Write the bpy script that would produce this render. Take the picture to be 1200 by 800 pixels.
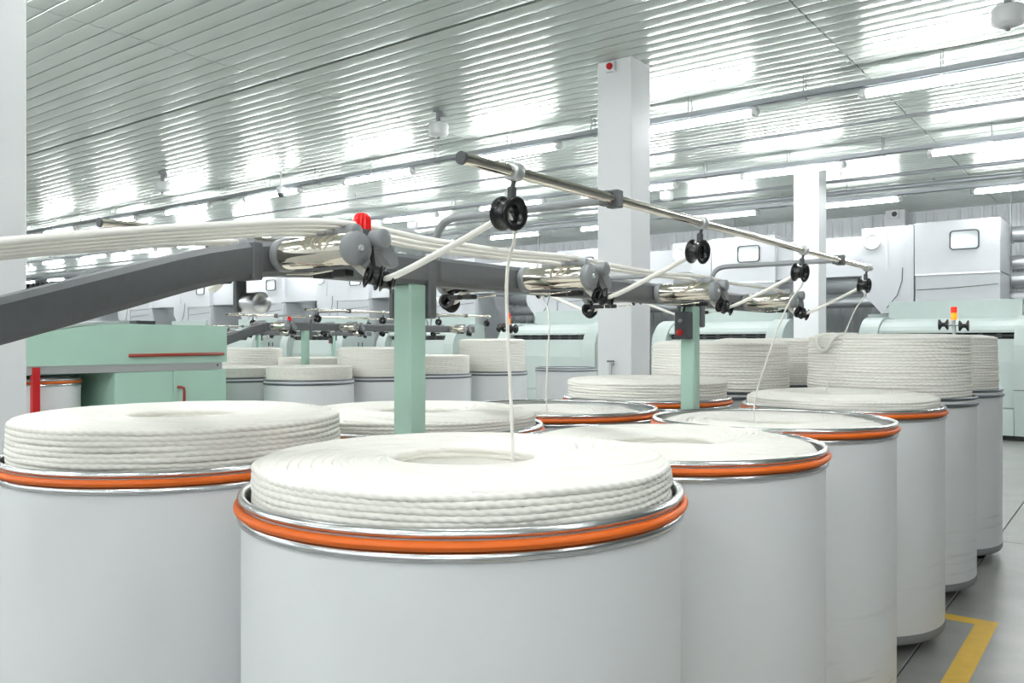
import bpy, math, random
import numpy as np
from mathutils import Vector, Matrix
random.seed(4)
for o in list(bpy.data.objects): bpy.data.objects.remove(o)
S = bpy.context.scene
COL = S.collection
PI = math.pi
EYE = 1.52            # camera height
CEIL = 4.36           # underside of the ceiling panels

# ------------------------------------------------------------------ camera, world, exposure
cam_d = bpy.data.cameras.new('camera'); cam = bpy.data.objects.new('camera', cam_d); COL.objects.link(cam)
cam_d.sensor_width = 36; cam_d.lens = 29.25; cam_d.clip_start = .05; cam_d.clip_end = 200
cam.location = (0, 0, EYE); cam.rotation_euler = (PI/2, 0, math.radians(37.1))
S.camera = cam
S.view_settings.view_transform = 'Standard'; S.view_settings.look = 'None'
S.view_settings.exposure = 0.68; S.view_settings.gamma = 1; S.view_settings.use_curve_mapping = False
W = bpy.data.worlds.new('world'); S.world = W; W.use_nodes = True
W.node_tree.nodes['Background'].inputs[0].default_value = (.9, .95, 1, 1)
W.node_tree.nodes['Background'].inputs[1].default_value = .4
TUBE_STRENGTH = 46.0

# ------------------------------------------------------------------ materials
def lin(c):
    return tuple(((v/255)/12.92 if v/255 <= .04045 else ((v/255+.055)/1.055)**2.4) for v in c) + (1,)
MATS = {}
def mat(name, rgb, rough=.5, metal=0., emit=0., emit_rgb=None, noise=0., nscale=8., bump=0., bscale=60., aniso=0., trans=0., stretch=None, coat=0., spec=None):
    m = bpy.data.materials.new(name); m.use_nodes = True; nt = m.node_tree; b = nt.nodes['Principled BSDF']
    c = lin(rgb); b.inputs['Base Color'].default_value = c
    b.inputs['Roughness'].default_value = rough; b.inputs['Metallic'].default_value = metal
    if spec is not None: b.inputs['Specular IOR Level'].default_value = spec
    if coat: b.inputs['Coat Weight'].default_value = coat; b.inputs['Coat Roughness'].default_value = .15
    if trans: b.inputs['Transmission Weight'].default_value = trans
    if emit:
        b.inputs['Emission Color'].default_value = lin(emit_rgb or rgb); b.inputs['Emission Strength'].default_value = emit
    if noise or bump:
        tc = nt.nodes.new('ShaderNodeTexCoord'); mp = nt.nodes.new('ShaderNodeMapping')
        nt.links.new(tc.outputs['Object'], mp.inputs[0])
        if stretch: mp.inputs['Scale'].default_value = stretch
    if noise:
        n = nt.nodes.new('ShaderNodeTexNoise'); n.inputs['Scale'].default_value = nscale; n.inputs['Detail'].default_value = 5
        nt.links.new(mp.outputs[0], n.inputs['Vector'])
        r = nt.nodes.new('ShaderNodeValToRGB')
        r.color_ramp.elements[0].position = .3; r.color_ramp.elements[1].position = .7
        r.color_ramp.elements[0].color = tuple(v*(1-noise) for v in c[:3])+(1,); r.color_ramp.elements[1].color = tuple(min(1, v*(1+noise*.5)) for v in c[:3])+(1,)
        nt.links.new(n.outputs['Fac'], r.inputs[0]); nt.links.new(r.outputs[0], b.inputs['Base Color'])
    if bump:
        n2 = nt.nodes.new('ShaderNodeTexNoise'); n2.inputs['Scale'].default_value = bscale; n2.inputs['Detail'].default_value = 4
        nt.links.new(mp.outputs[0], n2.inputs['Vector'])
        bp = nt.nodes.new('ShaderNodeBump'); bp.inputs['Strength'].default_value = bump; bp.inputs['Distance'].default_value = .01
        nt.links.new(n2.outputs['Fac'], bp.inputs['Height']); nt.links.new(bp.outputs[0], b.inputs['Normal'])
    MATS[name] = m
    return m
mat('can_white', (226, 228, 229), .38, noise=.035, nscale=5, stretch=(1, 1, .15))
mat('can_scuffed', (226, 228, 229), .38)
mat('steel', (205, 207, 208), .24, 1.0)
mat('chrome', (222, 216, 204), .10, 1.0)
mat('brushed', (200, 203, 205), .28, 1.0)
mat('orange', (230, 104, 8), .5, noise=.05, nscale=6)
mat('dark_band', (112, 118, 124), .35, .8)
mat('base_grey', (128, 130, 132), .5)
mat('rubber', (40, 41, 42), .6)
mat('sliver', (241, 239, 232), .95, bump=.08, bscale=220, spec=.1)
mat('sliver_core', (240, 236, 224), .95, bump=.5, bscale=60, spec=.1)
mat('mint', (180, 215, 198), .42, noise=.03, nscale=4)
mat('mint_pale', (180, 192, 188), .4, noise=.03, nscale=4)
mat('mint_post', (172, 206, 191), .4, noise=.04, nscale=6)
mat('dark_grey', (98, 101, 103), .45, noise=.06, nscale=40, bump=.15, bscale=500)
mat('mid_grey', (140, 143, 145), .42, noise=.04, nscale=30)
mat('black', (24, 25, 27), .25)
mat('black_matte', (30, 31, 32), .6)
mat('red', (196, 24, 28), .35)
mat('red_rail', (158, 58, 44), .4)
mat('red_lamp', (232, 18, 22), .08, emit=.08, emit_rgb=(255, 20, 20), coat=1)
mat('orange_lamp', (255, 120, 20), .2, emit=1.2)
mat('red_lens', (240, 40, 20), .2, emit=.8)
mat('white_paint', (236, 238, 239), .45, noise=.02, nscale=3)
mat('white_panel', (196, 199, 203), .45, noise=.02, nscale=2)
mat('column_white', (224, 226, 227), .5, noise=.02, nscale=2.5)
mat('lamp_white', (226, 228, 229), .35)
mat('glass_window', (214, 220, 222), .08, spec=.8)
mat('gasket', (70, 73, 76), .5)
mat('galvanised', (190, 194, 197), .38, .6, noise=.12, nscale=5, stretch=(.3, 2, 2))
mat('alloy', (196, 200, 200), .35, .7)
mat('concrete', (160, 160, 157), .3, noise=.16, nscale=3.5, bump=.06, bscale=90)
mat('joint', (62, 60, 58), .9)
mat('yellow', (232, 188, 62), .55, noise=.08, nscale=14)
mat('ceiling_panel', (197, 205, 198), .25, .32, noise=.05, nscale=1.2, stretch=(.3, 3, 1))
mat('ceiling_void', (84, 88, 86), .8)
mat('wall_sheet', (232, 235, 237), .5)
mat('cable_tray', (150, 154, 158), .4, .6)
mat('tube_glow', (255, 255, 255), .3, emit=TUBE_STRENGTH, emit_rgb=(252, 254, 255))
# scuffs near the foot of the cans
def scuff(m):
    nt = m.node_tree; b = nt.nodes['Principled BSDF']
    tc = nt.nodes.new('ShaderNodeTexCoord'); mp = nt.nodes.new('ShaderNodeMapping'); mp.inputs['Scale'].default_value = (1.1, 1.1, 26)
    n = nt.nodes.new('ShaderNodeTexNoise'); n.inputs['Scale'].default_value = 1.3; n.inputs['Detail'].default_value = 3
    r = nt.nodes.new('ShaderNodeValToRGB'); r.color_ramp.elements[0].position = .58; r.color_ramp.elements[1].position = .74
    sx = nt.nodes.new('ShaderNodeSeparateXYZ'); mr = nt.nodes.new('ShaderNodeMapRange')
    mr.inputs[1].default_value = .08; mr.inputs[2].default_value = .55; mr.inputs[3].default_value = .85; mr.inputs[4].default_value = 0
    mu = nt.nodes.new('ShaderNodeMath'); mu.operation = 'MULTIPLY'
    mx = nt.nodes.new('ShaderNodeMix'); mx.data_type = 'RGBA'
    mx.inputs[6].default_value = lin((226, 228, 229)); mx.inputs[7].default_value = lin((176, 176, 166))
    L = nt.links.new
    L(tc.outputs['Object'], mp.inputs[0]); L(mp.outputs[0], n.inputs['Vector']); L(n.outputs['Fac'], r.inputs[0])
    L(tc.outputs['Object'], sx.inputs[0]); L(sx.outputs[2], mr.inputs[0]); L(r.outputs[0], mu.inputs[0]); L(mr.outputs[0], mu.inputs[1])
    L(mu.outputs[0], mx.inputs[0]); L(mx.outputs[2], b.inputs['Base Color'])
scuff(MATS['can_scuffed'])

# ------------------------------------------------------------------ mesh builder
class MB:
    def __init__(s): s.v = []; s.f = []; s.sm = []
    def add(s, vs, fs, smooth=False):
        o = len(s.v); s.v += [tuple(p) for p in vs]
        s.f += [tuple(i+o for i in q) for q in fs]; s.sm += [smooth]*len(fs)
        return s
    def box(s, x0, x1, y0, y1, z0, z1, c=0.):
        if c <= 0:
            vs = [(x, y, z) for z in (z0, z1) for y in (y0, y1) for x in (x0, x1)]
            return s.add(vs, [(0, 2, 3, 1), (4, 5, 7, 6), (0, 1, 5, 4), (2, 6, 7, 3), (0, 4, 6, 2), (1, 3, 7, 5)])
        # chamfered box
        vs = []; idx = {}
        X = (x0, x1); Y = (y0, y1); Z = (z0, z1); sg = (1, -1)
        for k in range(2):
            for j in range(2):
                for i in range(2):
                    for a in range(3):
                        p = [X[i]+sg[i]*c, Y[j]+sg[j]*c, Z[k]+sg[k]*c]
                        p[a] = (X[i], Y[j], Z[k])[a]
                        idx[(i, j, k, a)] = len(vs); vs.append(tuple(p))
        fs = []
        cy = [(0, 0), (1, 0), (1, 1), (0, 1)]
        def key(a, e, u, w):
            t = [0, 0, 0]; t[a] = e; t[(a+1) % 3] = u; t[(a+2) % 3] = w
            return tuple(t)
        for a in range(3):
            for e in range(2):
                q = [idx[key(a, e, u, w)+(a,)] for u, w in cy]
                fs.append(tuple(q) if e else tuple(q[::-1]))
        for a in range(3):            # edges along axis a
            b_, c_ = (a+1) % 3, (a+2) % 3
            for u in range(2):
                for w in range(2):
                    k0 = key(a, 0, u, w); k1 = key(a, 1, u, w)
                    q = [idx[k0+(b_,)], idx[k1+(b_,)], idx[k1+(c_,)], idx[k0+(c_,)]]
                    fs.append(tuple(q) if u == w else tuple(q[::-1]))
        for k in range(2):
            for j in range(2):
                for i in range(2):
                    t = [idx[(i, j, k, a)] for a in range(3)]
                    fs.append(tuple(t) if (i+j+k) % 2 == 1 else tuple(t[::-1]))
        return s.add(vs, fs)
    def ring_surface(s, rings, closed_u=True, closed_v=False, caps=(False, False), smooth=True):
        n = len(rings[0]); m = len(rings); vs = [p for r in rings for p in r]; fs = []
        for i in range(m if closed_v else m-1):
            for j in range(n if closed_u else n-1):
                a = i*n+j; b = i*n+(j+1) % n; c = ((i+1) % m)*n+(j+1) % n; d = ((i+1) % m)*n+j
                fs.append((a, b, c, d))
        s.add(vs, fs, smooth)
        if caps[0]: s.add(rings[0], [tuple(range(n))[::-1]])
        if caps[1]: s.add(rings[-1], [tuple(range(n))])
        return s
    def tube(s, path, r, n=10, caps=True, flat=1.0, closed=False):
        P = [Vector(p) for p in path]; R = r if hasattr(r, '__len__') else [r]*len(P)
        rings = []; ref = None
        for i, p in enumerate(P):
            if closed: t = P[(i+1) % len(P)]-P[i-1]
            else: t = (P[min(i+1, len(P)-1)]-P[max(i-1, 0)])
            t.normalize()
            if ref is None:
                up = Vector((0, 0, 1)) if abs(t.z) < .9 else Vector((1, 0, 0))
                ref = (up-t*up.dot(t)).normalized()
            else: ref = (ref-t*ref.dot(t)).normalized()
            w = t.cross(ref)
            rings.append([p+w*math.cos(2*PI*k/n)*R[i]+ref*math.sin(2*PI*k/n)*R[i]*flat for k in range(n)])
        return s.ring_surface(rings, True, closed, (caps and not closed, caps and not closed))
    def cyl(s, a, b, r0, r1=None, n=20): return s.tube([a, b], [r0, r0 if r1 is None else r1], n)
    def lathe(s, prof, c=(0, 0, 0), axis='z', n=32, caps=(False, False), a0=0.):
        rings = []
        for r, h in prof:
            ring = []
            for k in range(n):
                u, w = r*math.cos(2*PI*k/n+a0), r*math.sin(2*PI*k/n+a0)
                p = {'z': (u, w, h), 'x': (h, u, w), 'y': (w, h, u)}[axis]
                ring.append((c[0]+p[0], c[1]+p[1], c[2]+p[2]))
            rings.append(ring)
        return s.ring_surface(rings, True, False, caps)
    def prism_x(s, prof, x0, x1, smooth=False):      # (y, z) outline extruded along x
        n = len(prof); vs = [(x0, y, z) for y, z in prof]+[(x1, y, z) for y, z in prof]
        fs = [tuple(range(n))[::-1], tuple(range(n, 2*n))]
        s.add(vs, fs)
        s.add(vs, [(i, (i+1) % n, n+(i+1) % n, n+i) for i in range(n)], smooth)
        return s
    def prism_y(s, prof, y0, y1):                    # (x, z) outline extruded along y
        n = len(prof); vs = [(x, y0, z) for x, z in prof]+[(x, y1, z) for x, z in prof]
        return s.add(vs, [tuple(range(n)), tuple(range(n, 2*n))[::-1]]+[(i, n+i, n+(i+1) % n, (i+1) % n) for i in range(n)])
    def mesh(s, name, m):
        me = bpy.data.meshes.new(name); me.from_pydata(s.v, [], s.f); me.update()
        me.polygons.foreach_set('use_smooth', s.sm)
        me.materials.append(MATS[m]); return me
    def build(s, name, m, parent=None, loc=None, fix=True):
        me = s.mesh(name, m)
        if fix:
            import bmesh
            bm = bmesh.new(); bm.from_mesh(me); bmesh.ops.recalc_face_normals(bm, faces=bm.faces); bm.to_mesh(me); bm.free()
        return link(name, me, parent, loc)
def link(name, me, parent=None, loc=None):
    o = bpy.data.objects.new(name, me); COL.objects.link(o)
    if parent: o.parent = parent
    if loc: o.location = loc
    return o
def tag(o, label, cat, group=None):
    o['label'] = label; o['category'] = cat
    if group: o['group'] = group
    return o
def thing(name, label, cat, loc=(0, 0, 0), rz=0, group=None):
    o = bpy.data.objects.new(name, None); COL.objects.link(o); o.location = loc; o.rotation_euler[2] = rz
    o.empty_display_size = .1
    return tag(o, label, cat, group)
def structure(o): o['kind'] = 'structure'; return o
def copy_tree(o, parent=None):
    c = o.copy(); COL.objects.link(c); c.parent = parent
    for ch in list(o.children): copy_tree(ch, c)
    return c
def bez(p0, p1, p2, n=10):
    p0, p1, p2 = Vector(p0), Vector(p1), Vector(p2)
    return [p0*(1-t)**2+p1*2*t*(1-t)+p2*t*t for t in [i/n for i in range(n+1)]]

# ------------------------------------------------------------------ the hall
XL, XR, YB, YF = -42., 8., -8., 19.9
fl = structure(MB().box(XL, XR, YB, YF, -.15, -.012).build('floor', 'joint'))
gx = [-.887+6*k for k in range(-7, 3)]; gy = [7.3+6*k for k in range(-3, 4)]
gx = [XL]+[g for g in gx if XL < g < XR]+[XR]; gy = [YB]+[g for g in gy if YB < g < YF]+[YF]
for i in range(len(gx)-1):
    for j in range(len(gy)-1):
        MB().box(gx[i]+.004, gx[i+1]-.004, gy[j]+.004, gy[j+1]-.004, -.012, 0, .003).build('floor_slab', 'concrete', fl)
def corrugated(name, along, c, a0, a1, z0, z1, sign):
    m = MB(); prof = []; p = .22; a = a0; k = 0
    while a < a1:
        for da, d in ((0, 0), (.13, 0), (.15, .028), (.20, .028)):
            if a+da <= a1: prof.append((a+da, d))
        a += p
    prof.append((a1, 0))
    vs = []; fs = []
    for q, d in prof:
        for z in (z0, z1): vs.append((q, c+sign*d, z) if along == 'x' else (c+sign*d, q, z))
    for i in range(len(prof)-1): fs.append((2*i, 2*i+2, 2*i+3, 2*i+1))
    m.add(vs, fs)
    if along == 'x': m.box(a0, a1, min(c, c-sign*.1)-.001, max(c, c-sign*.1)-.001, z0, z1)
    else: m.box(min(c, c-sign*.1), max(c, c-sign*.1), a0, a1, z0, z1)
    return structure(m.build(name, 'wall_sheet', fix=False))
corrugated('wall_far', 'x', YF, XL, XR, 0, CEIL, -1)
corrugated('wall_left', 'y', XL, YB, YF, 0, CEIL, 1)
corrugated('wall_right', 'y', XR, YB, YF, 0, CEIL, -1)
corrugated('wall_back', 'x', YB, XL, XR, 0, CEIL, 1)
ceil = structure(MB().box(XL, XR, YB, YF, CEIL+.03, CEIL+.12).build('ceiling', 'ceiling_void'))
# ceiling panels: shallow curved slats lengthwise along x
PITCH = .182
bounds = [XL, -38.65, -33.45, -28.2, -23.05, -17.95, -12.75, -7.52, -2.34, 2.85, XR]
def slat_geo(L):
    w = PITCH-.014; n = 6; vs = []; fs = []; sm = []
    arc = [((-1+2*i/n)*(w/2-.002), .0062*(-1+2*i/n)**2) for i in range(n+1)]
    def strip(prof, smooth):
        o = len(vs); k = len(prof)
        for x in (0, L): vs.extend((x, y, z) for y, z in prof)
        for i in range(k-1): fs.append((o+i, o+k+i, o+k+i+1, o+i+1)); sm.append(smooth)
    strip(arc, True)
    strip([(-w/2, .030), (-w/2, .010), arc[0]], False); strip([arc[-1], (w/2, .010), (w/2, .030)], False)
    full = [(-w/2, .030), (-w/2, .010)]+arc+[(w/2, .010), (w/2, .030)]
    for x in (0, L):
        o = len(vs); vs.extend((x, y, z) for y, z in full); fs.append(tuple(range(o, o+len(full)))); sm.append(False)
    return vs, fs, sm
slats = []
y = YB+.1; rows = []
while y < YF-.1:
    rows.append(y); y += PITCH
    if y-PITCH < 5.7 <= y: y += .035
yaw = math.radians(37.1)
for yy in rows:
    for i in range(len(bounds)-1):
        a, b = bounds[i]+.006, bounds[i+1]-.006
        best = 0
        for q in range(9):
            x = a+(b-a)*q/8; z = -x*math.sin(yaw)+yy*math.cos(yaw); lat = x*math.cos(yaw)+yy*math.sin(yaw)
            if z > .5:
                px = 600+975*lat/z; py = 400-975*(CEIL-EYE)/z
                if -30 < px < 1230 and -30 < py < 420: best = max(best, 1/z)
        slats.append((-best, a, b, yy))
slats.sort()
cache = {}
rest = MB()
for k, (bst, a, b, yy) in enumerate(slats):
    key = round(b-a, 3)
    if k < 290:
        if key not in cache:
            vs, fs, sm = slat_geo(b-a); m = MB(); m.add(vs, fs); m.sm = sm; cache[key] = m.mesh('ceiling_slat', 'ceiling_panel')
        o = link('ceiling_slat', cache[key], ceil, (a, yy, CEIL))
        o.rotation_euler[0] = random.uniform(-.006, .006)
    else:
        vs, fs, sm = slat_geo(b-a); n0 = len(rest.f)
        rest.add([(p[0]+a, p[1]+yy, p[2]+CEIL) for p in vs], fs); rest.sm[n0:] = sm
ro = rest.build('ceiling_slats', 'ceiling_panel', ceil, fix=False); ro['kind'] = 'stuff'

# columns
def column(x0, y0, label, alarm=False):
    w = .395
    t = thing('column', label, 'column', (x0+w/2, y0+w/2, 0), group=None)
    MB().box(-w/2, w/2, -w/2, w/2, 0, CEIL+.01, .006).build('shaft', 'column_white', t)
    return t
c0 = column(-4.445, 1.295, 'white square column beside the slanted dark beam, yellow band at its foot')
MB().box(-.203, .203, -.203, .203, .0, .36, .01).build('yellow_guard', 'yellow', c0)
c1 = column(-4.445, 7.33, 'white square column behind the long steel pipe, red beacon at its top')
c2 = column(-4.445, 13.36, 'white square column in front of the pale carding machines')
c3 = column(-4.445, 19.36, 'white square column standing against the far corrugated wall')
def beacon(loc, label):
    t = thing('alarm_beacon', label, 'alarm', loc)
    MB().box(-.05, .05, -.05, 0, -.055, .055, .008).build('housing', 'lamp_white', t)
    MB().lathe([(.034, -.05), (.034, -.062), (.028, -.078), (.012, -.088), (.0005, -.09)], axis='y', n=20).build('lens', 'red', t)
    return t
beacon((-4.27, 7.328, EYE+2.77), 'small white alarm box with red lens high on the white column')
t = thing('wall_speaker', 'small white box with dark round grille on column at far wall', 'speaker', (-4.25, 19.358, EYE+2.75))
MB().box(-.09, .09, -.06, 0, -.10, .10, .01).build('housing', 'lamp_white', t)
MB().lathe([(.055, -.061), (.05, -.066), (.0005, -.066)], axis='y', n=20).build('grille', 'gasket', t)
t = thing('hose_tap', 'small brass tap with short white hose on the white column', 'tap', (-4.26, 7.328, EYE-.28))
MB().cyl((0, 0, .05), (0, -.05, .05), .014, n=12).cyl((0, -.05, .07), (0, -.05, -.06), .016, n=12).build('valve', 'brushed', t)
MB().cyl((-.04, -.05, .08), (.04, -.05, .08), .009, n=10).build('handle', 'base_grey', t)
MB().tube([(0, -.05, -.05), (.005, -.055, -.2), (.02, -.05, -.5), (.01, -.04, -1.2)], .012, 8).build('hose', 'white_paint', t)

# ------------------------------------------------------------------ ceiling services
TRAYS = [9.0, 12.4, 16.0]
def tray(y, label):
    t = thing('cable_tray', label, 'cable tray', (-17, y, CEIL))
    z0, z1 = -.235, -.175
    m = MB().box(XL+17+.1, XR+17-.1, -.05, .05, z0, z0+.006).box(XL+17+.1, XR+17-.1, -.05, -.046, z0, z1).box(XL+17+.1, XR+17-.1, .046, .05, z0, z1)
    m.build('channel', 'cable_tray', t)
    MB().tube([(XL+17.1, .075, -.16), (XR+16.9, .075, -.16)], .011, 8).build('cable', 'gasket', t)
    hm = MB().cyl((0, -.052, z0), (0, -.052, .02), .005, n=6).cyl((0, .052, z0), (0, .052, .02), .005, n=6).box(-.012, .012, -.06, .06, z0-.012, z0).mesh('hanger', 'cable_tray')
    x = -36.
    while x < 5: link('hanger', hm, t, (x+17, 0, 0)); x += 1.325
for y, l in zip(TRAYS, ['long cable tray with tube lights, first row from the dark ceiling gap', 'long cable tray with tube lights, middle of three rows', 'long cable tray with tube lights, row nearest the far wall']): tray(y, l)
lamp_glow = MB().tube([(-.74, 0, -.055), (.74, 0, -.055)], .046, 14, flat=.8).mesh('diffuser', 'tube_glow')
lamp_body = MB().box(-.75, .75, -.03, .03, -.028, 0, .006).mesh('housing', 'lamp_white')
lamp_cap = MB().lathe([(.001, -.03), (.05, -.03), (.053, 0), (.053, .03), (.03, .045), (.001, .045)], axis='x', n=14).mesh('end_cap', 'lamp_white')
nth = ['first', 'second', 'third', 'fourth', 'fifth', 'sixth', 'seventh', 'eighth', 'ninth', 'tenth', 'eleventh', 'twelfth', 'thirteenth']
def lamp_label(yy, x):
    row = {9.0: 'nearest lit tray', 12.4: 'middle lit tray', 16.0: 'far wall tray'}[yy]
    q = int(round((x+4.15)/2.62))
    if q == 0: return 'white tube light on the %s, in line with the columns' % row
    return 'tube light on the %s, %s past the column line towards the %s' % (row, nth[abs(q)-1], 'aisle' if q > 0 else 'green cabinet')
def lamp_rows(ys, k0, k1, label=None):
    for yy in ys:
        for k in range(k0, k1):
            x = -10.15+.75+2.62*k
            t = thing('tube_light', label or lamp_label(yy, x), 'tube light', (x, yy, CEIL-.248), group='tube lights over the hall')
            link('diffuser', lamp_glow, t); link('housing', lamp_body, t)
            e = link('end_cap', lamp_cap, t, (.735, 0, -.05)); e = link('end_cap', lamp_cap, t, (-.735, 0, -.05)); e.rotation_euler[2] = PI
lamp_rows(TRAYS, -11, 5)
lamp_rows([2.0, -1.5, -5.0], -3, 6, 'white tube light in the rows over the near cans')
for yy in (2.0, -1.5, -5.0):
    t = thing('cable_tray', {2.0: 'bare cable tray right above the near cans', -1.5: 'middle bare cable tray beyond the near cans', -5.0: 'bare cable tray next to the back wall'}[yy], 'cable tray', (-2, yy, CEIL))
    MB().box(-18, 9.8, -.05, .05, -.24, -.20).build('channel', 'cable_tray', t)
    for q in range(10): MB().cyl((-17+q*2.9, 0, -.21), (-17+q*2.9, 0, .02), .006, n=6).build('hanger', 'cable_tray', t)
for yy, zz, r, l in ((14.4, CEIL-.16, .03, 'slim grey conduit under the ceiling between the middle and far trays'), (10.9, CEIL-.12, .02, 'thin grey conduit under the ceiling between first and middle trays'), (14.75, CEIL-.30, .045, 'thicker grey pipe hung under the ceiling near the far tray')):
    t = thing('ceiling_conduit', l, 'conduit', (-17, yy, zz))
    MB().tube([(XL+17.1, 0, 0), (XR+16.9, 0, 0)], r, 10).build('pipe', 'cable_tray', t)
    hm = MB().cyl((0, 0, -.01), (0, 0, CEIL-zz+.02), .008, n=6).mesh('hanger', 'cable_tray')
    for q in range(12): link('hanger', hm, t, (XL+19+q*4, 0, 0))
# white drum fixtures
def drum(x, y, label):
    t = thing('drum_fixture', label, 'ceiling fixture', (x, y, CEIL), group='white drum fixtures on the ceiling')
    MB().lathe([(.001, -.16), (.05, -.16), (.115, -.17), (.12, -.19), (.12, -.29), (.11, -.31), (.04, -.335), (.001, -.337)], n=28).build('drum', 'lamp_white', t)
    MB().lathe([(.02, -.335), (.022, -.355), (.001, -.36)], n=12).build('nub', 'base_grey', t)
    MB().box(-.05, .05, -.05, .05, -.03, .01, .004).cyl((0, 0, -.03), (0, 0, -.16), .03, n=12).box(.03, .10, -.03, .03, -.10, -.04, .004).build('mount', 'mid_grey', t)
for x, y, l in ((-.85, 7.7, 'above the aisle beside the first lit tray'), (-6.88, 7.6, 'above the long steel pipe, next after the tall column'), (-13.1, 7.6, 'above the slanted beam'), (-6.75, 13.5, 'behind the tall column, past the middle tray'), (-13.0, 13.5, 'past the middle tray, above the bent carrier arm'), (-19.2, 7.6, 'farthest along the first lit tray')): drum(x, y, 'white drum fixture on the ceiling '+l)
t = thing('dome_camera', 'small white dome camera hanging below the first cable tray', 'camera', (-11.6, 8.86, CEIL))
MB().cyl((0, 0, -.24), (0, 0, .02), .02, n=12).lathe([(.02, -.22), (.07, -.24), (.075, -.32), (.06, -.345)], n=20).build('housing', 'lamp_white', t)
MB().lathe([(.06, -.34), (.055, -.375), (.03, -.40), (.001, -.405)], n=20).build('dome', 'gasket', t)

# ------------------------------------------------------------------ sliver cans
RIM = EYE-.338
def torus(R, r, z, n=96, k=10, sx=1.0):
    return MB().lathe([(R+r*math.cos(2*PI*i/k)*sx, z+r*math.sin(2*PI*i/k)) for i in range(k+1)], n=n)
shell_me = {}
def shell(mname):
    m = MB().lathe([(.495, .10), (.5, .115), (.5, RIM-.04), (.5, RIM)], n=96)
    m.lathe([(.494, RIM), (.494, .13), (.001, .13)], n=96); m.lathe([(.5, RIM), (.494, RIM)], n=96)
    return m.mesh('shell', mname)
ME = dict(shell=shell('can_scuffed'),
    rim=torus(.499, .0095, RIM, sx=1.0).mesh('rim_ring', 'steel'),
    liner=MB().lathe([(.4935, RIM-.002), (.4935, RIM-.075), (.492, RIM-.076)], n=96).mesh('liner', 'steel'),
    orange=torus(.5065, .0098, RIM-.0205).mesh('rubber_band', 'orange'),
    lower=torus(.5015, .0105, RIM-.041, sx=.8).mesh('lower_ring', 'steel'),
    grey_rim=torus(.499, .0095, RIM).mesh('rim_ring', 'dark_band'),
    grey_low=torus(.503, .011, RIM-.036).mesh('lower_ring', 'dark_band'),
    base=MB().lathe([(.001, .06), (.47, .06), (.492, .068), (.502, .085), (.502, .112), (.495, .118)], n=96).mesh('base_ring', 'base_grey'),
    caster=MB().lathe([(.001, -.014), (.028, -.014), (.032, -.008), (.032, .008), (.028, .014), (.001, .014)], c=(0, 0, .032), axis='x', n=16).box(-.02, .02, -.02, .02, .05, .066).mesh('caster', 'rubber'))
def can(x, y, label, orange=True, rz=0., sc=None, group=None, far=False):
    t = thing('sliver_can', label, 'can', (x, y, 0), rz, group or 'white sliver cans')
    link('shell', ME['shell'], t); link('base_ring', ME['base'], t)
    if orange:
        link('rim_ring', ME['rim'], t); link('rubber_band', ME['orange'], t)['label'] = 'orange rubber band'; link('lower_ring', ME['lower'], t); link('liner', ME['liner'], t)
    else:
        link('rim_ring', ME['grey_rim'], t); link('lower_ring', ME['grey_low'], t)
    for k in range(4): link('caster', ME['caster'], t, (.38*math.cos(.6+k*PI/2), .38*math.sin(.6+k*PI/2), 0))
    if sc: t.scale = sc
    return t

# ------------------------------------------------------------------ coiled sliver
def strands_np(cx, cy, cz, rr, n):
    """cx,cy,cz arrays [loops, pts] -> verts, quads of round strands."""
    L, P = cx.shape
    p = np.stack([cx, cy, cz], -1)
    t = np.gradient(p, axis=1); t /= np.linalg.norm(t, axis=-1, keepdims=True)
    up = np.zeros_like(t); up[..., 2] = 1
    w = np.cross(t, up); w /= np.linalg.norm(w, axis=-1, keepdims=True); u = np.cross(w, t)
    a = np.arange(n)*2*PI/n
    v = p[:, :, None, :]+rr*(np.cos(a)[None, None, :, None]*w[:, :, None, :]+np.sin(a)[None, None, :, None]*u[:, :, None, :])
    base = (np.arange(L)[:, None, None]*P+np.arange(P-1)[None, :, None])*n
    k = np.arange(n)[None, None, :]; k2 = (k+1) % n
    q = np.stack([base+k, base+k2, base+n+k2, base+n+k], -1).reshape(-1, 4)
    return v.reshape(-1, 3), q
def rope_rings(R, z, rope, nt, nk, turns, phase, wob, m=2, amp=.5):
    """twisted rope laid as a ring"""
    th = np.linspace(0, 2*PI, nt, endpoint=False)[:, None]; ph = (np.arange(nk)*2*PI/nk)[None, :]
    lob = np.abs(np.cos(m/2*(ph+turns*th+phase)))
    rr = rope*(1.08-amp*(1-lob**.6))
    dr = .0016*np.sin(5*th+phase)+.001*np.sin(11*th+2*phase)
    rad = R+dr+rr*np.cos(ph); zz = z+wob*np.sin(3*th+phase)+wob*.7*np.sin(8*th+2.3*phase)+1.05*rr*np.sin(ph)
    v = np.stack([rad*np.cos(th), rad*np.sin(th), zz], -1).reshape(-1, 3)
    i = np.arange(nt)[:, None]; k = np.arange(nk)[None, :]; i2 = (i+1) % nt; k2 = (k+1) % nk
    q = np.stack([i*nk+k, i2*nk+k, i2*nk+k2, i*nk+k2], -1).reshape(-1, 4)
    return v, q
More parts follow.
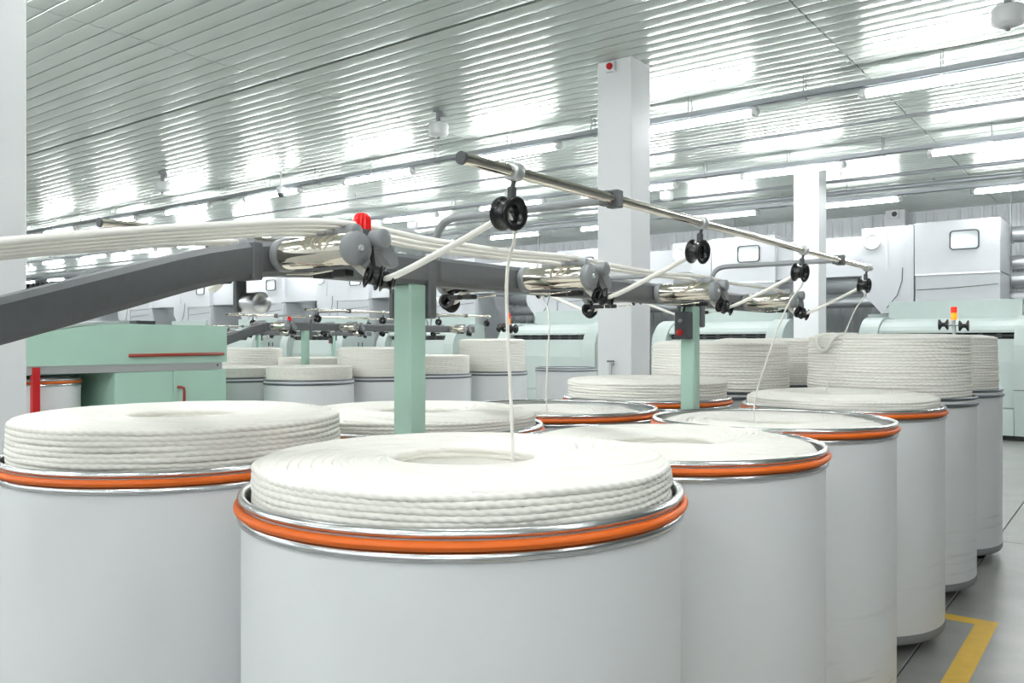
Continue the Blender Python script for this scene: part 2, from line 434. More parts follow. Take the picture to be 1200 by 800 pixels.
def coil_mesh(name, layers, N=80, rope=.0112, pitch=.0188, dome=.0, nt=480, nk=10, full_pts=48, sides=6, seed=0, hole=.175, R=.479, taper=0., core_n=64, turns=26, inner=2):
    rng = np.random.default_rng(seed)
    V = []; F = []; off = 0
    def put(v, q):
        nonlocal off
        V.append(v); F.append(q+off); off += len(v)
    for l in range(layers):
        put(*rope_rings((R-rope)*(1-taper*l/max(1, layers))+rng.uniform(-.002, .002), (l+.5)*pitch, rope, nt, nk, turns+int(rng.integers(0, 3)), rng.uniform(0, 6.28), .0013))
        if l >= layers-inner:
            put(*rope_rings(hole+rope*.6, (l+.45)*pitch+.004, rope*.95, nt//2, 8, 16, rng.uniform(0, 6.28), .002, amp=.26))
    # rosette of overlapping loops on top
    Ro, Ri = (R-.019)*(1-taper), hole+.004
    r = (Ro+Ri)/2; e = (Ro-Ri)/2; D = np.linspace(-PI*.999, PI*.999, full_pts)[None, :]
    ps = ((np.arange(N)+rng.uniform(-.2, .2, N))*2*PI/N)[:, None]
    rad = r+rng.normal(0, .0025, N)[:, None]
    x = e*np.cos(ps)+rad*np.cos(ps+D); y = e*np.sin(ps)+rad*np.sin(ps+D); rho = np.hypot(x, y)
    z = (layers-.42)*pitch+.0012*np.sin(3*ps)+rng.normal(0, .0008, N)[:, None]-.008*np.sin(D)
    z = z+(dome+.006)*(1-((rho-.31)/.17)**2).clip(0, 1)
    put(*strands_np(x, y, z, max(rope*.95, .0095), sides))
    top = layers*pitch-.004
    prof = [(.001, -.1), (R-.014, -.1), (R-.014, 0.0), ((R-.014)*(1-taper), top-.012), ((R-.03)*(1-taper), top), (.36, top+dome*.9+.003), (.26, top+dome*.9+.003), (hole+.03, top), (hole+.006, top-.012), (hole+.002, max(top-.11, -.095)), (.001, max(top-.11, -.095))]
    cn = core_n; a = np.arange(cn)*2*PI/cn
    cv = np.concatenate([np.stack([pr*np.cos(a), pr*np.sin(a), np.full(cn, pz)], -1) for pr, pz in prof])
    i = np.arange(len(prof)-1)[:, None]; j = np.arange(cn)[None, :]
    put(cv, np.stack([i*cn+j, i*cn+(j+1) % cn, (i+1)*cn+(j+1) % cn, (i+1)*cn+j], -1).reshape(-1, 4))
    V = np.concatenate(V).astype(np.float32); F = np.concatenate(F).astype(np.int32)
    me = bpy.data.meshes.new(name)
    me.vertices.add(len(V)); me.vertices.foreach_set('co', V.ravel())
    me.loops.add(F.size); me.loops.foreach_set('vertex_index', F.ravel())
    me.polygons.add(len(F)); me.polygons.foreach_set('loop_start', np.arange(len(F), dtype=np.int32)*4)
    me.polygons.foreach_set('use_smooth', np.ones(len(F), bool))
    me.materials.append(MATS['sliver'])
    me.update(calc_edges=True); me.validate()
    return me
FINE = dict(rope=.0078, pitch=.0126, turns=54)
COIL = {
    'high': coil_mesh('sliver_coil', 8, seed=1, nt=900, nk=10, **FINE),
    'higher': coil_mesh('sliver_coil', 9, seed=7, nt=720, nk=8, rope=.0088, pitch=.0144, turns=48),
    'flush': coil_mesh('sliver_coil', 3, seed=2, dome=.02, nt=600, nk=8, **FINE),
    'low': coil_mesh('sliver_coil', 5, seed=3, dome=.008, full_pts=40, nt=600, nk=8, **FINE),
    'mid': coil_mesh('sliver_coil', 7, seed=4, full_pts=36, nt=420, nk=8, sides=5, rope=.0098, pitch=.016, turns=38),
    'tall': coil_mesh('sliver_coil', 22, seed=5, full_pts=32, nt=420, nk=8, sides=4, taper=.02, pitch=.018, turns=34),
    'far': coil_mesh('sliver_coil', 20, N=60, seed=6, full_pts=24, nt=160, nk=6, sides=4, core_n=40, turns=20)}
def coil(kind, x, y, z, label, rz=0., sc=None, grp='coils of white sliver in the cans'):
    o = link('sliver_coil', COIL[kind], None, (x, y, z)); o.rotation_euler[2] = rz
    if sc: o.scale = sc
    return tag(o, label, 'sliver coil', grp)
A = [(-1.272, 1.495), (-1.268, 2.535), (-1.290, 3.575), (-1.287, 4.615), (-1.29, 5.655), (-1.275, 6.70)]
B = [(-2.387, 1.455), (-2.360, 2.490), (-2.379, 3.525), (-2.42, 4.565), (-2.40, 5.62), (-2.40, 6.70)]
la = ['large white can with orange band in front of the nearer green post',
      'white can with orange band, level full, beside the front can',
      'white can with orange band and visible inner rim in the aisle row',
      'white can with orange band next to the can with tall piled sliver',
      'white can with grey rim rings and tall sliver, near the yellow floor corner',
      'white can with grey rim rings at the far end of the aisle row']
lc = ['thick round coil of white sliver bulging high over the front can, before the green post',
      'slightly domed white sliver coil level with the rim beside the front can',
      'flat white sliver coil sunk below the steel rim in the aisle row',
      'low white sliver coil standing just over the rim before the tall piled coil',
      'tall stack of coiled white sliver with a loop draped over its edge',
      'tall stack of coiled white sliver at the far end of the aisle row']
lb = ['large white can with orange band beside the square column with yellow foot',
      'white can with orange band right behind the nearer green post',
      'white can with orange band, sliver sunk under its shiny rim, between the two green posts',
      'white can with orange band behind the farther green post',
      'white can with tall sliver behind the farther green post, orange band missing',
      'white can with tall sliver, last of the row behind the farther green post']
lbc = ['thick round coil of white sliver bulging over the can by the square column',
       'low coil of white sliver right behind the nearer green post',
       'white sliver coil sunk deep under its rim between the two green posts',
       'white sliver coil several layers over the rim behind the farther green post',
       'tall stack of coiled sliver behind the farther green post with control box',
       'tall stack of coiled sliver wedged at the end of the inner row']
ka = [('high', -.036), ('flush', -.046), ('flush', -.066), ('low', -.016), ('tall', -.03), ('tall', -.03)]
kb = [('higher', -.02), ('low', -.016), ('flush', -.08), ('mid', -.01), ('tall', -.07), ('tall', -.05)]
for i, (x, y) in enumerate(A):
    can(x, y, la[i], i < 4, i*1.1); coil(ka[i][0], x, y, RIM+ka[i][1], lc[i], .7+i*1.3)
for i, (x, y) in enumerate(B):
    can(x, y, lb[i], i < 4, i*.8+.3); coil(kb[i][0], x, y, RIM+kb[i][1], lbc[i], 2.1+i*1.7)
# cans of the second creel
farcans = [(-6.8, 5.55, .36), (-6.8, 6.49, .78), (-6.8, 7.43, .56), (-6.75, 8.5, 1.0), (-6.75, 10.25, None), (-7.85, 5.45, .3), (-8.8, 6.2, .75), (-7.85, 6.5, .5), (-7.85, 7.5, .7)]
fl_l = ['first can beside the green cabinet machine', 'can with high coil left of the nearer green post', 'can half hidden behind the nearer green post', 'can with square shouldered high sliver behind the nearer post', 'open empty can before the tall white column', 'can tucked behind the green cabinet machine', 'can with high coil farthest behind the green machine', 'can under the distant red lamp', 'can in the distant inner row under the pipe']
for (x, y, s), l in zip(farcans, fl_l):
    can(x, y, 'white grey-rimmed '+l, False, x*y, (.9, .9, .96), 'white sliver cans of the farther creel')
    if s: coil('far', x, y, RIM*.96-.02, 'piled white sliver in the '+l, y, (.9, .9, s*1.12), 'sliver coils of the farther creel')

# ------------------------------------------------------------------ creel
CX, CY = -1.82, 1.878
def make_creel():
    t = thing('sliver_creel', 'dark grey creel beam with chrome rollers on mint posts, red lamp near its slanted end', 'creel', (CX, CY, 0))
    E0 = EYE+.222
    # beam: chamfered section swept along y with the slanted near end
    hw, hh, c = .045, .045, .013
    sec = [(-hw, -hh+c), (-hw+c, -hh), (hw-c, -hh), (hw, -hh+c), (hw, hh-c), (hw-c, hh), (-hw+c, hh), (-hw, hh-c)]
    path = [(.0, EYE-.166), (.71, EYE+.043), (1.08, EYE+.158), (1.16, EYE+.180), (1.26, EYE+.202), (1.36, EYE+.216), (1.5, E0), (5.05, E0)]
    rings = []
    for i, (yy, zz) in enumerate(path):
        a = path[max(0, i-1)]; b = path[min(len(path)-1, i+1)]
        ty, tz = b[0]-a[0], b[1]-a[1]; l = math.hypot(ty, tz); ty /= l; tz /= l
        rings.append([(u, yy-CY-tz*w, zz+ty*w) for u, w in sec])
    MB().ring_surface(rings, True, False, (True, True), smooth=False).build('beam', 'dark_grey', t)
    # joint collars and saddle brackets
    def bbox(name, m, *b, c=.004, parent=t): return MB().box(b[0], b[1], b[2]-CY, b[3]-CY, EYE+b[4], EYE+b[5], c).build(name, m, parent)
    bbox('joint_collar', 'dark_grey', -.049, .049, 1.27, 1.30, .155, .252)
    bbox('end_plug', 'black_matte', -.04, .04, 5.05, 5.058, .18, .264)
    for py in (1.878, 3.90):
        p = MB().box(-.037, .037, py-CY-.037, py-CY+.037, .012, EYE+.178, .006).build('post', 'mint_post', t)
        MB().box(-.11, .11, py-CY-.11, py-CY+.11, 0, .012, .003).build('foot_plate', 'mint_post', p)
        b = bbox('saddle_bracket', 'dark_grey', -.052, .050, py+.038, py+.074, .072, .262, c=.006)
        bbox('saddle_cheek', 'dark_grey', -.058, -.038, py-.036, py+.04, .072, .19, parent=b)
    # rollers on both sides
    roll_y = [1.358, 2.41, 3.45, 4.50]
    rol = MB().lathe([(.0385, 0.), (.0385, .25), (.034, .252), (.001, .252)], axis='x', n=36)
    me_r = rol.mesh('roller', 'chrome')
    fl_ = MB().lathe([(.001, -.012), (.043, -.012), (.044, -.006), (.044, .008), (.041, .012), (.038, .012)], axis='x', n=32).mesh('flange', 'mid_grey')
    dk = MB().lathe([(.001, 0), (.039, 0), (.041, .004), (.041, .022), (.039, .027), (.008, .031), (.001, .031)], axis='x', n=36).mesh('end_disc', 'mid_grey')
    bolt = MB().lathe([(.0075, .0), (.0075, .005), (.004, .0055), (.004, .002), (.001, .002)], axis='x', n=14).mesh('bolt', 'alloy')
    piv = MB().lathe([(.001, -.02), (.022, -.02), (.024, -.016), (.024, .016), (.022, .02), (.014, .022), (.001, .02)], axis='x', n=24).mesh('pivot', 'mid_grey')
    def lever():
        m = MB(); pts = [(0, .024), (.02, .018), (.062, -.035), (.066, -.055), (.052, -.064), (.036, -.058), (-.012, -.012), (-.016, .012)]
        m.prism_x(pts, -.012, .012); return m.mesh('press_arm', 'mid_grey')
    lev = lever()
    top = MB().lathe([(.001, 0), (.017, 0), (.019, .004), (.019, .176), (.017, .18), (.001, .18)], axis='x', n=20).mesh('press_roll', 'mid_grey')
    eye = lambda: [(.017, -.016), (.0155, -.006), (.0155, .006), (.017, .016), (.024, .023), (.032, .026), (.0385, .024), (.0395, .021), (.034, .0185), (.027, .013), (.0245, .0), (.027, -.013), (.034, -.0185), (.0395, -.021), (.0385, -.024), (.032, -.026), (.024, -.023), (.017, -.016)]
    eye_me = MB().lathe(eye(), axis='x', n=28).mesh('guide_eye', 'black')
    stem = MB().cyl((0, 0, 0), (0, 0, .07), .006, n=8).box(-.01, .01, -.01, .01, -.005, .014, .002).mesh('eye_stem', 'black_matte')
    wire = MB().tube([(.03, -.02, -.05), (.12, -.02, -.056), (.2, -.015, -.05)], .003, 6).mesh('wire_guide', 'chrome')
    sens = MB().box(0, .05, -.016, .016, -.064, -.046, .003).mesh('sensor', 'black_matte')
    for s in (1, -1):
        for i, yy in enumerate(roll_y):
            rt = link('roller', me_r, t, (s*.062, yy-CY, E0)); rt.rotation_euler[2] = 0 if s > 0 else PI
            link('flange', fl_, rt); link('end_disc', dk, rt, (.25, 0, 0)); link('bolt', bolt, rt, (.281, 0, 0))
            link('press_roll', top, rt, (.06, .028*s, .046)); 
            pv = link('pivot', piv, rt, (.275, .066*s, .028)); la_ = link('press_arm', lev, rt, (.262, .068*s, .024))
            if s < 0: la_.scale = (1, -1, 1)
            link('wire_guide', wire, rt); link('sensor', sens, rt, (.1, .02, 0)); link('sensor', sens, rt, (.17, .02, 0))
            if s < 0 and i == 0: continue
            for q, (dy, rz) in enumerate(((.035, .5), (.075, .9))):
                g = link('guide_eye', eye_me, rt, (.285+q*.012, dy*s, -.066-.008*q)); g.rotation_euler = (0, .25, (PI/2-rz)*s); g.scale = (.62, .8, .8)
            st = link('eye_stem', stem, rt, (.275, .05*s, -.055)); st.rotation_euler[1] = -.2
    # overhead pipes, bent carrier arms, hanging eyes
    for s in (1, -1):
        px = .68*s; PZ = EYE+(.386 if s > 0 else .358); ps = 1.333 if s > 0 else 1.25
        p = MB().cyl((px, ps-CY, PZ), (px, 4.64-CY, PZ), .0135, n=24).build('guide_pipe', 'chrome', t)
        MB().cyl((px, ps-.005-CY, PZ), (px, ps+.002-CY, PZ), .0142, n=20).cyl((px, 4.637-CY, PZ), (px, 4.645-CY, PZ), .0142, n=20).build('end_cap', 'gasket', p)
        for ay in (1.965, 4.09):
            yy = ay-CY
            path = [(s*.03, yy, E0+.03), (s*.03, yy, PZ-.085)]+bez((s*.03, yy, PZ-.085), (s*.03, yy, PZ), (s*.12, yy, PZ), 8)+[(s*.2, yy, PZ), (px-.02*s, yy, PZ)]
            MB().tube(path, .0125, 12).build('carrier_arm', 'mid_grey', t)
            MB().box(px-.016-.012*s, px+.016-.012*s, yy-.035, yy-.008, PZ-.02, PZ+.02, .003).box(px-.019, px+.019, yy-.012, yy+.02, PZ-.024, PZ+.024, .003).build('clamp', 'dark_grey', t)
        for gy_ in (1.515 if s > 0 else 1.62, 2.53, 3.55, 4.57):
            yy = gy_-CY
            cl = MB().lathe([(.0136, -.014), (.021, -.014), (.022, -.01), (.022, .01), (.021, .014), (.0136, .014)], c=(px, yy, PZ), axis='y', n=20).build('eye_collar', 'alloy', t)
            st = MB().cyl((px, yy, PZ-.02), (px-.008*s, yy-.004, PZ-.062), .0055, n=8).box(px-.014, px+.004, yy-.01, yy+.006, PZ-.066, PZ-.034, .003).build('eye_stem', 'gasket', cl)
            g = link('hanging_eye', eye_me, t, (px-.012*s, yy-.004, PZ-.094)); g.rotation_euler = (.0, .12*s, -.14*s)
    # drive cylinder under the beam, lamp, control box
    m = MB().lathe([(.001, 0), (.027, 0), (.028, .004), (.028, .06), (.026, .064), (.001, .064)], c=(-.02, 1.30-CY, EYE+.098), axis='x', n=28).build('tension_drum', 'brushed', t)
    MB().box(-.04, -.02, 1.27-CY, 1.30-CY, EYE+.075, EYE+.18, .003).build('drum_bracket', 'dark_grey', m)
    lp = MB()
    nr = 24; rings = []
    for h, r in ((0, .0205), (.026, .0205), (.036, .018), (.043, .012), (.046, .001)):
        rings.append([((r*(1+(.10 if k % 2 else -.08)))*math.cos(2*PI*k/nr), (r*(1+(.10 if k % 2 else -.08)))*math.sin(2*PI*k/nr), h) for k in range(nr)])
    L = lp.ring_surface(rings, True, False, (True, False), smooth=False).build('warning_lamp', 'red_lamp', t, (.27, 1.429-CY, EYE+.276)); L['label'] = 'red ribbed warning lamp'
    MB().cyl((0, 0, -.012), (0, 0, .002), .022, n=20).cyl((0, 0, -.03), (0, 0, -.01), .008, n=10).build('lamp_socket', 'dark_grey', L)
    MB().cyl((-.245, .03, -.03), (.01, .03, -.03), .007, n=8).box(-.015, .015, -.015, .035, -.037, -.024, .003).build('lamp_bracket', 'gasket', L)
    cb = MB().box(-.034, .034, 3.79-CY, 3.862-CY, EYE+.012, EYE+.148, .005).build('control_box', 'gasket', t)
    MB().lathe([(.015, 0), (.017, -.006), (.017, -.016), (.001, -.018)], c=(0, 3.79-CY, EYE+.045), axis='y', n=18).build('stop_button', 'red', cb)
    MB().lathe([(.011, 0), (.011, -.006), (.001, -.008)], c=(0, 3.79-CY, EYE+.102), axis='y', n=16).build('start_button', 'mid_grey', cb)
    MB().tube([(0, 3.82-CY, EYE+.14), (0, 3.84-CY, EYE+.18), (0, 3.85-CY, EYE+.2)], .006, 8).build('cable', 'black_matte', cb)
    return t
creel = make_creel()
def second(loc, sc, label):
    c = copy_tree(creel); c.location = loc; c.scale = sc; c['label'] = label
    return c
second((-7.3, 5.9, 0), (.9, .9, .966), 'distant creel with its own red lamp behind the green cabinet machine')
second((-13.3, 9.65, 0), (.9, .9, .966), 'farthest creel on pale posts in front of the white hoods at left')

# ------------------------------------------------------------------ running slivers
def strand(path, r, label, flat=.7, group='running slivers on the creel', n=10):
    P = [Vector(p) for p in path]; out = []
    for i in range(len(P)-1):                                   # Catmull-Rom
        p0, p1, p2, p3 = P[max(0, i-1)], P[i], P[i+1], P[min(len(P)-1, i+2)]
        for k in range(8):
            u = k/8; out.append(.5*((2*p1)+(p2-p0)*u+(2*p0-5*p1+4*p2-p3)*u*u+(3*p1-p0-3*p2+p3)*u**3))
    out.append(P[-1])
    o = MB().tube(out, r, n, flat=flat).build('running_sliver', 'sliver')
    return tag(o, label, 'sliver', group)
RY = [1.358, 2.41, 3.45, 4.50]; EY = [1.515, 2.53, 3.55, 4.57]
ords = ['first', 'second', 'third', 'fourth']
def span(i, s):
    X = lambda d: CX+s*d
    ex, ey, ez = X(.668), (EY[i] if s > 0 or i else 1.62)-.004, EYE+(.292 if s > 0 else .264)
    gx_, gyy, gz = X(.36), RY[i]+.06, EYE+.150
    lane = .16+.035*i
    p = [(X(.33), gyy, gz), (X(.29), RY[i]+.05, EYE+.175), (X(lane+.06), RY[i]+.046, EYE+.235), (X(lane), RY[i], EYE+.270)]
    side = 'aisle' if s > 0 else 'inner'
    # eye -> guide -> over own roller -> along the beam over the nearer rollers
    a = [(ex, ey, ez), ((ex+gx_)/2, (ey+gyy)/2, (ez+gz)/2-.006), (gx_, gyy, gz)]+p[1:]
    yy = RY[i]-.35
    while yy > -1.0:
        near = min(abs(yy-q) for q in RY); sag = .0 if yy < 1.3 else -.012*(1-abs(near-.35)/.4)
        d_ = max(0., 1.35-yy); h = .272-.12*d_-.055*d_*d_
        a.append((X(lane-.01*(1.3-yy if yy < 1.3 else 0)), yy, EYE+h+sag+.006*i)); yy -= .35
    strand(a, .011, 'white sliver led from the %s hanging eye of the %s pipe over its roller' % (ords[i], side))
    # can -> eye
    if (s, i) in ((1, 0), (1, 2), (1, 3), (-1, 2)):
        cx, cy = (A if s > 0 else B)[i]
        d = (.04, .13) if (s, i) == (1, 0) else (-.06, .0)
        strand([(cx+d[0], cy+d[1], RIM-.04), (cx+d[0]*1.1, cy+d[1], RIM+.1), ((cx+ex)/2, (cy+ey)/2+d[1]*.6, ez-.16), (ex+.002, ey+.02, ez-.05), (ex, ey, ez)], .0055, 'white sliver rising from its can to the %s hanging eye of the %s pipe' % (ords[i], side), .6)
for i in range(4):
    span(i, 1); span(i, -1)

cx, cy = A[4]; zt = RIM-.03+22*.018
def rim_pt(a, r, z): return (cx+r*math.cos(a), cy+r*math.sin(a), zt+z)
strand([rim_pt(4.1, .30, .012), rim_pt(4.02, .42, .018), rim_pt(3.98, .488, .002), rim_pt(4.0, .492, -.05), rim_pt(4.1, .492, -.085), rim_pt(4.2, .492, -.07), rim_pt(4.28, .488, -.01), rim_pt(4.34, .45, .016), rim_pt(4.42, .33, .012)], .012, 'loose loop of sliver draped over the edge of the tall coil', .8, 'loose slivers')

# ------------------------------------------------------------------ floor marking
m = MB(); z0, z1 = 0., .002
pts = [(-.712, 1.0), (-.612, 1.0), (-.615, 5.17), (-2.4, 5.17), (-2.4, 5.07), (-.714, 5.07)]
n = len(pts); m.add([(x, y, z0) for x, y in pts]+[(x, y, z1) for x, y in pts], [tuple(range(n))[::-1], tuple(range(n, 2*n))]+[(i, (i+1) % n, n+(i+1) % n, n+i) for i in range(n)])
tag(m.build('floor_marking', 'yellow'), 'yellow painted corner line on the grey floor beside the cans', 'floor marking')

# ------------------------------------------------------------------ green cabinet machine (drawing frame of the second creel)
def draw_frame():
    fx = -6.75
    t = thing('drawing_frame', 'mint green cabinet machine with red rail and red upright', 'machine', (fx-.6, 3.7, 0))
    Y = lambda y: y-3.7
    prof = [(Y(2.5), EYE-.19), (Y(4.55), EYE-.19), (Y(4.55), EYE+.142), (Y(3.62), EYE+.148)]
    prof += [(Y(3.62-1.12*i/10), EYE+.148-.22*(i/10)**2) for i in range(1, 11)]
    MB().prism_x(prof, -.6, .6).build('hood', 'mint', t)
    cv = [(Y(3.62-1.12*i/10), EYE+.152-.22*(i/10)**2) for i in range(11)]
    MB().prism_x(cv+[(y, z+.022) for y, z in cv[::-1]], -.62, .60).build('hood_cover', 'mint_pale', t)
    MB().box(-.58, .585, Y(2.5), Y(4.51), EYE-.255, EYE-.19).build('rail_strip', 'alloy', t)
    MB().cyl((.585, Y(4.46), EYE-.215), (.592, Y(4.46), EYE-.215), .008, n=10).build('bolt', 'gasket', t)
    MB().box(-.6, .59, Y(3.5), Y(4.02), .06, EYE-.258, .004).build('cabinet', 'mint', t)
    d = MB().box(-.6, .59, Y(4.025), Y(4.55), .06, EYE-.258, .004).build('door', 'mint', t)
    MB().tube([(.59, Y(4.065), EYE-.40), (.625, Y(4.075), EYE-.40), (.625, Y(4.10), EYE-.41), (.625, Y(4.105), EYE-.44), (.625, Y(4.105), EYE-.60), (.59, Y(4.105), EYE-.62)], .012, 8).build('handle', 'red_rail', d)
    MB().tube([(.60, Y(3.62), EYE-.118), (.625, Y(3.63), EYE-.118), (.625, Y(4.50), EYE-.112), (.60, Y(4.51), EYE-.112)], .014, 8).build('hand_rail', 'red_rail', t)
    MB().box(-.6, -.1, Y(2.5), Y(3.5), .06, EYE-.255).build('back_panel', 'mint', t)
    MB().box(-.6, .55, Y(2.3), Y(4.55), 0, .06).build('plinth', 'gasket', t)
    MB().box(.55, .60, Y(2.86), Y(2.915), .0, EYE-.20, .004).build('upright', 'red', t)
    fins = MB()
    fins.box(-.2, .1, Y(3.95), Y(4.15), EYE+.142, EYE+.15)
    for k in range(8): fins.box(-.2, .1, Y(3.955+k*.024), Y(3.967+k*.024), EYE+.15, EYE+.19)
    fins.build('vent_grille', 'gasket', t)
draw_frame()
can(-7.13, 3.06, 'white can standing inside the recess of the green cabinet machine', True, .4, (.62, .62, 1.03), 'white sliver cans of the farther creel')

# ------------------------------------------------------------------ carding machines along the far side
def card():
    t = thing('carding_machine', '', 'machine', (0, 14.9, 0))
    # (y forward is negative) arc-fronted cheeks
    def cheek(x0, x1, name):
        arc = [(.9, 1.93)]+[(.35-.62*math.sin(a), 1.38+.55*math.cos(a)) for a in [i*PI/2/10 for i in range(11)]]
        prof = arc+[(-.27, .78), (-.18, .08), (.9, .08)]
        o = MB().prism_x(prof, x0, x1).build(name, 'mint_pale', t)
        return o
    for s in (-1, 1):
        x0, x1 = (-1.28, -.98) if s < 0 else (.98, 1.28)
        c = cheek(x0, x1, 'cheek')
        MB().box(x0-.004, x1+.004, -.275, .9, .775, .785).build('seam', 'gasket', c)
        for q in (0, 1): MB().box(1.281 if s > 0 else -.97, 1.288 if s > 0 else -.965, .30+.14*q, .33+.14*q, 1.38, 1.5, .003).build('slot_handle', 'gasket', c)
    cover = [(.9, 1.90), (.38, 1.90), (.1, 1.84), (-.05, 1.765), (-.12, 1.70), (-.12, 1.66), (.0, 1.66), (.9, 1.66)]
    MB().prism_x(cover, -.975, .975).build('cover', 'mint_pale', t)
    MB().box(-.975, .975, .02, .9, 1.56, 1.66).build('slot', 'black_matte', t)
    rl = MB().cyl((-.96, -.02, 1.615), (.96, -.02, 1.615), .022, n=10).mesh('feed_roll', 'gasket'); link('feed_roll', rl, t)
    pk = MB().box(-.03, .03, -.03, .03, 1.585, 1.645, .006).mesh('clip', 'base_grey')
    for q in range(7): link('clip', pk, t, (-.8+q*.26, .0, 0))
    MB().prism_x([(-.02, 1.56), (-.10, 1.2), (-.10, .5), (.9, .5), (.9, 1.56)], -.975, .975).build('front_panel', 'mint_pale', t)
    MB().box(-.975, .975, -.2, .9, .08, .49, .006).build('lower_panel', 'mint_pale', t)
    MB().box(-1.2, 1.2, -.12, .88, 0, .08).build('plinth', 'black_matte', t)
    MB().box(-1.05, .98, .9, 1.0, .1, 2.22, .004).build('rear_screen', 'mint_pale', t)
    return t
def chute():
    t = thing('chute_feeder', '', 'machine', (0, 16.2, 0))
    top = 3.63
    MB().box(-.66, .67, 0, 1.3, 2.72, top, .004).build('upper_case', 'white_panel', t)
    MB().box(-.655, .665, .03, 1.3, .0, 2.71, .004).build('lower_case', 'white_panel', t)
    MB().box(-.66, .67, -.02, .03, 2.69, 2.72).build('ledge', 'alloy', t)
    f = MB()
    def rrect(cx, cz, w, h, r, k=5):
        P = []
        for (sx, sz, a0) in ((1, 1, 0), (-1, 1, PI/2), (-1, -1, PI), (1, -1, 1.5*PI)):
            for i in range(k): P.append((cx+sx*(w/2-r)+r*math.cos(a0+i*PI/2/(k-1)), cz+sz*(h/2-r)+r*math.sin(a0+i*PI/2/(k-1))))
        return P
    o1, o2 = rrect(.13, 3.28, .46, .34, .06), rrect(.13, 3.28, .42, .30, .045)
    n = len(o1); f = MB(); f.ring_surface([[(x, 0, z) for x, z in o1], [(x, -.03, z) for x, z in o1], [(x, -.03, z) for x, z in o2], [(x, -.004, z) for x, z in o2]], smooth=False)
    w = f.build('window_frame', 'gasket', t); m = MB(); m.add([(x, -.008, z) for x, z in o2], [tuple(range(n))]); m.build('pane', 'glass_window', w)
    for cx in (-.32, .27):
        P = rrect(cx, 1.98, .37, .16, .07); m = MB().prism_y(P, .012, .031); m.build('access_plate', 'lamp_white', t)
    m = MB().tube([(-.63, .02, 2.44), (-.2, .016, 2.45), (.2, .02, 2.47), (.64, .018, 2.50)], .006, 6).build('cable', 'gasket', t)
    # side hopper with cut corner, round port and slot
    h = MB().prism_y([(-1.56, 2.45), (-1.23, 2.03), (-.68, 2.03), (-.68, top-.02), (-1.56, top-.02)], .02, 1.2).build('side_hopper', 'white_panel', t)
    pt = MB().lathe([(.10, .02), (.16, .018), (.165, .005), (.15, -.01), (.11, -.012), (.10, .015), (.001, .015)], c=(-1.38, 0, 3.36), axis='y', n=24).build('round_port', 'lamp_white', h)
    MB().lathe([(.10, -.001), (.001, -.001)], c=(-1.38, 0, 3.36), axis='y', n=24).build('port_grille', 'galvanised', pt)
    MB().box(-1.49, -1.27, -.012, -.004, 3.35, 3.37).build('port_bar', 'lamp_white', pt)
    MB().tube([(-.86+(-.0), .012, 2.85), (-.87, .01, 2.62), (-.95, .01, 2.36), (-1.13, .012, 2.13)], .007, 6).build('arc_slot', 'gasket', h)
    MB().box(-1.135, -1.115, .005, .02, 2.85, top-.1).build('seam', 'alloy', h)
    MB().box(-1.53, -.72, .3, 1.2, .1, 2.03, .004).build('side_case', 'mint_pale', t)
    MB().box(-3.18, -1.57, .12, .2, 2.74, top-.15, .004).build('link_panel', 'white_panel', t)
    return t
cd, ch = card(), chute()
SP = 3.85
pos = ['beside the clear aisle', 'behind the third white column', 'left of the tall white column', 'behind the nearer green post', 'behind the distant creel lamp', 'behind the slanted beam end', 'beyond the green cabinet machine', 'second beyond the green cabinet machine', 'third beyond the green cabinet machine', 'at the far end of the line']
for k in range(10):
    c = cd if k == 0 else copy_tree(cd); c.location[0] = -2.52-SP*k
    c['label'] = 'pale mint carding machine with curved cheeks '+pos[k]; c['group'] = 'carding machines along the far side'
    h = ch if k == 0 else copy_tree(ch); h.location[0] = -2.57-SP*k
    h['label'] = 'tall white chute feeder with rounded window '+pos[k]; h['group'] = 'white chute feeders along the far wall'
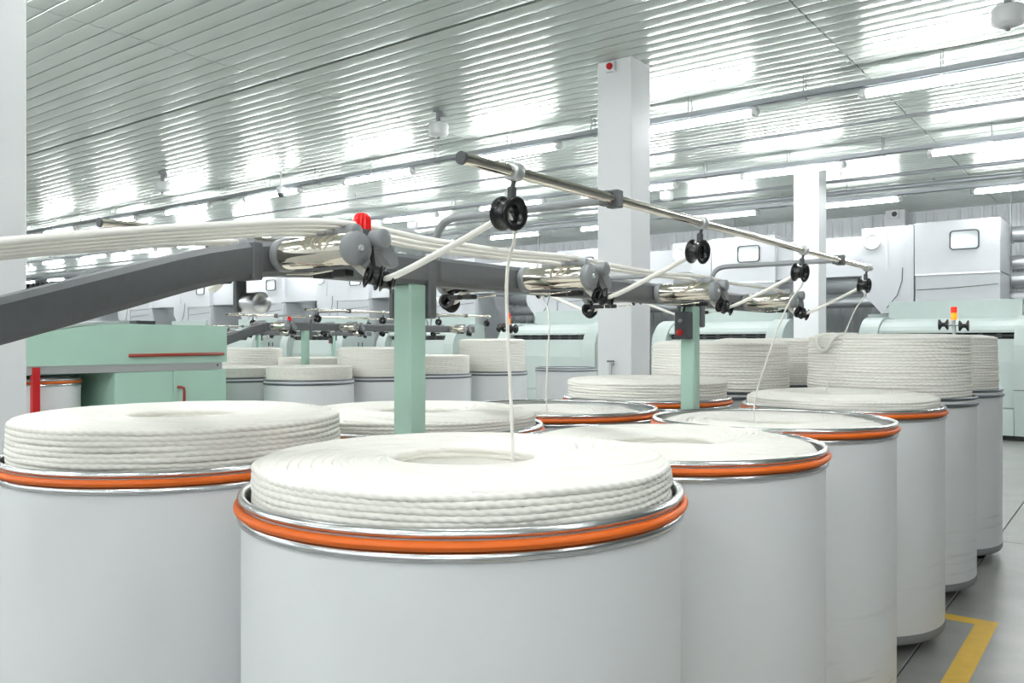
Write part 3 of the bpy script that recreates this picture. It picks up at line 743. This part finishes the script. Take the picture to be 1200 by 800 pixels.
# galvanised ducts behind
for z, yy, r, l in ((3.5, 17.9, .15, 'uppermost galvanised duct along the far wall'), (2.97, 17.9, .14, 'second galvanised duct from the top along the far wall'), (2.65, 17.85, .15, 'third galvanised duct from the top along the far wall'), (2.33, 17.85, .12, 'lowest galvanised duct along the far wall')):
    t = thing('air_duct', l, 'duct', (-17, yy, z), group='ducts along the far wall')
    MB().tube([(XL+17.2, 0, 0), (16.5, 0, 0)], r, 20).build('pipe', 'galvanised', t)
    me = torus(r+.004, .012, 0, n=24, k=6).mesh('joint_band', 'galvanised')
    for q in range(24):
        j = link('joint_band', me, t, (-22+q*1.6, 0, 0)); j.rotation_euler[1] = PI/2
    me = MB().box(-.02, .02, -.03, .03, -z, -r+.02).mesh('duct_leg', 'cable_tray')
    if z < 2.4:
        for q in range(8): link('duct_leg', me, t, (-22+q*5.3, 0, 0))
    else:
        me2 = MB().cyl((0, -.2, -r), (0, -.2, CEIL+.02-z), .01, n=6).box(-.02, .02, -.21, .02, -r-.016, -r+.004).mesh('duct_hanger', 'cable_tray')
        for q in range(8): link('duct_hanger', me2, t, (-22+q*5.3, 0, 0))
# signal masts with pulleys
def mast(x, y, label):
    t = thing('signal_mast', label, 'signal mast', (x, y, 0), group='signal masts')
    MB().lathe([(.001, 0), (.12, 0), (.12, .012), (.026, .02)], n=16).cyl((0, 0, .01), (0, 0, EYE+.31), .024, n=12).build('pole', 'mint_pale', t)
    MB().cyl((0, 0, EYE+.31), (0, 0, EYE+.405), .04, n=16).build('amber_lens', 'orange_lamp', t)
    MB().cyl((0, 0, EYE+.405), (0, 0, EYE+.49), .04, n=16).build('red_lens', 'red_lens', t)
    p = MB().lathe([(.001, -.06), (.075, -.06), (.08, -.05), (.03, -.015), (.03, .015), (.08, .05), (.075, .06), (.001, .06)], axis='x', n=20).mesh('pulley', 'black')
    link('pulley', p, t, (-.13, -.02, EYE+.24)); link('pulley', p, t, (.13, -.02, EYE+.22))
    MB().cyl((-.14, -.02, EYE+.23), (.14, -.02, EYE+.23), .01, n=8).build('pulley_axle', 'base_grey', t)
    MB().lathe([(.001, 0), (.09, 0), (.10, .01), (.09, .02), (.001, .02)], c=(.12, -.02, EYE+.0), n=18).build('plate', 'black_matte', t)
mast(-2.12, 13.2, 'thin mast with red and amber signal lamp and black pulleys beside the aisle')
mast(-8.86, 11.6, 'thin mast with red signal lamp and black pulleys left of the tall column')
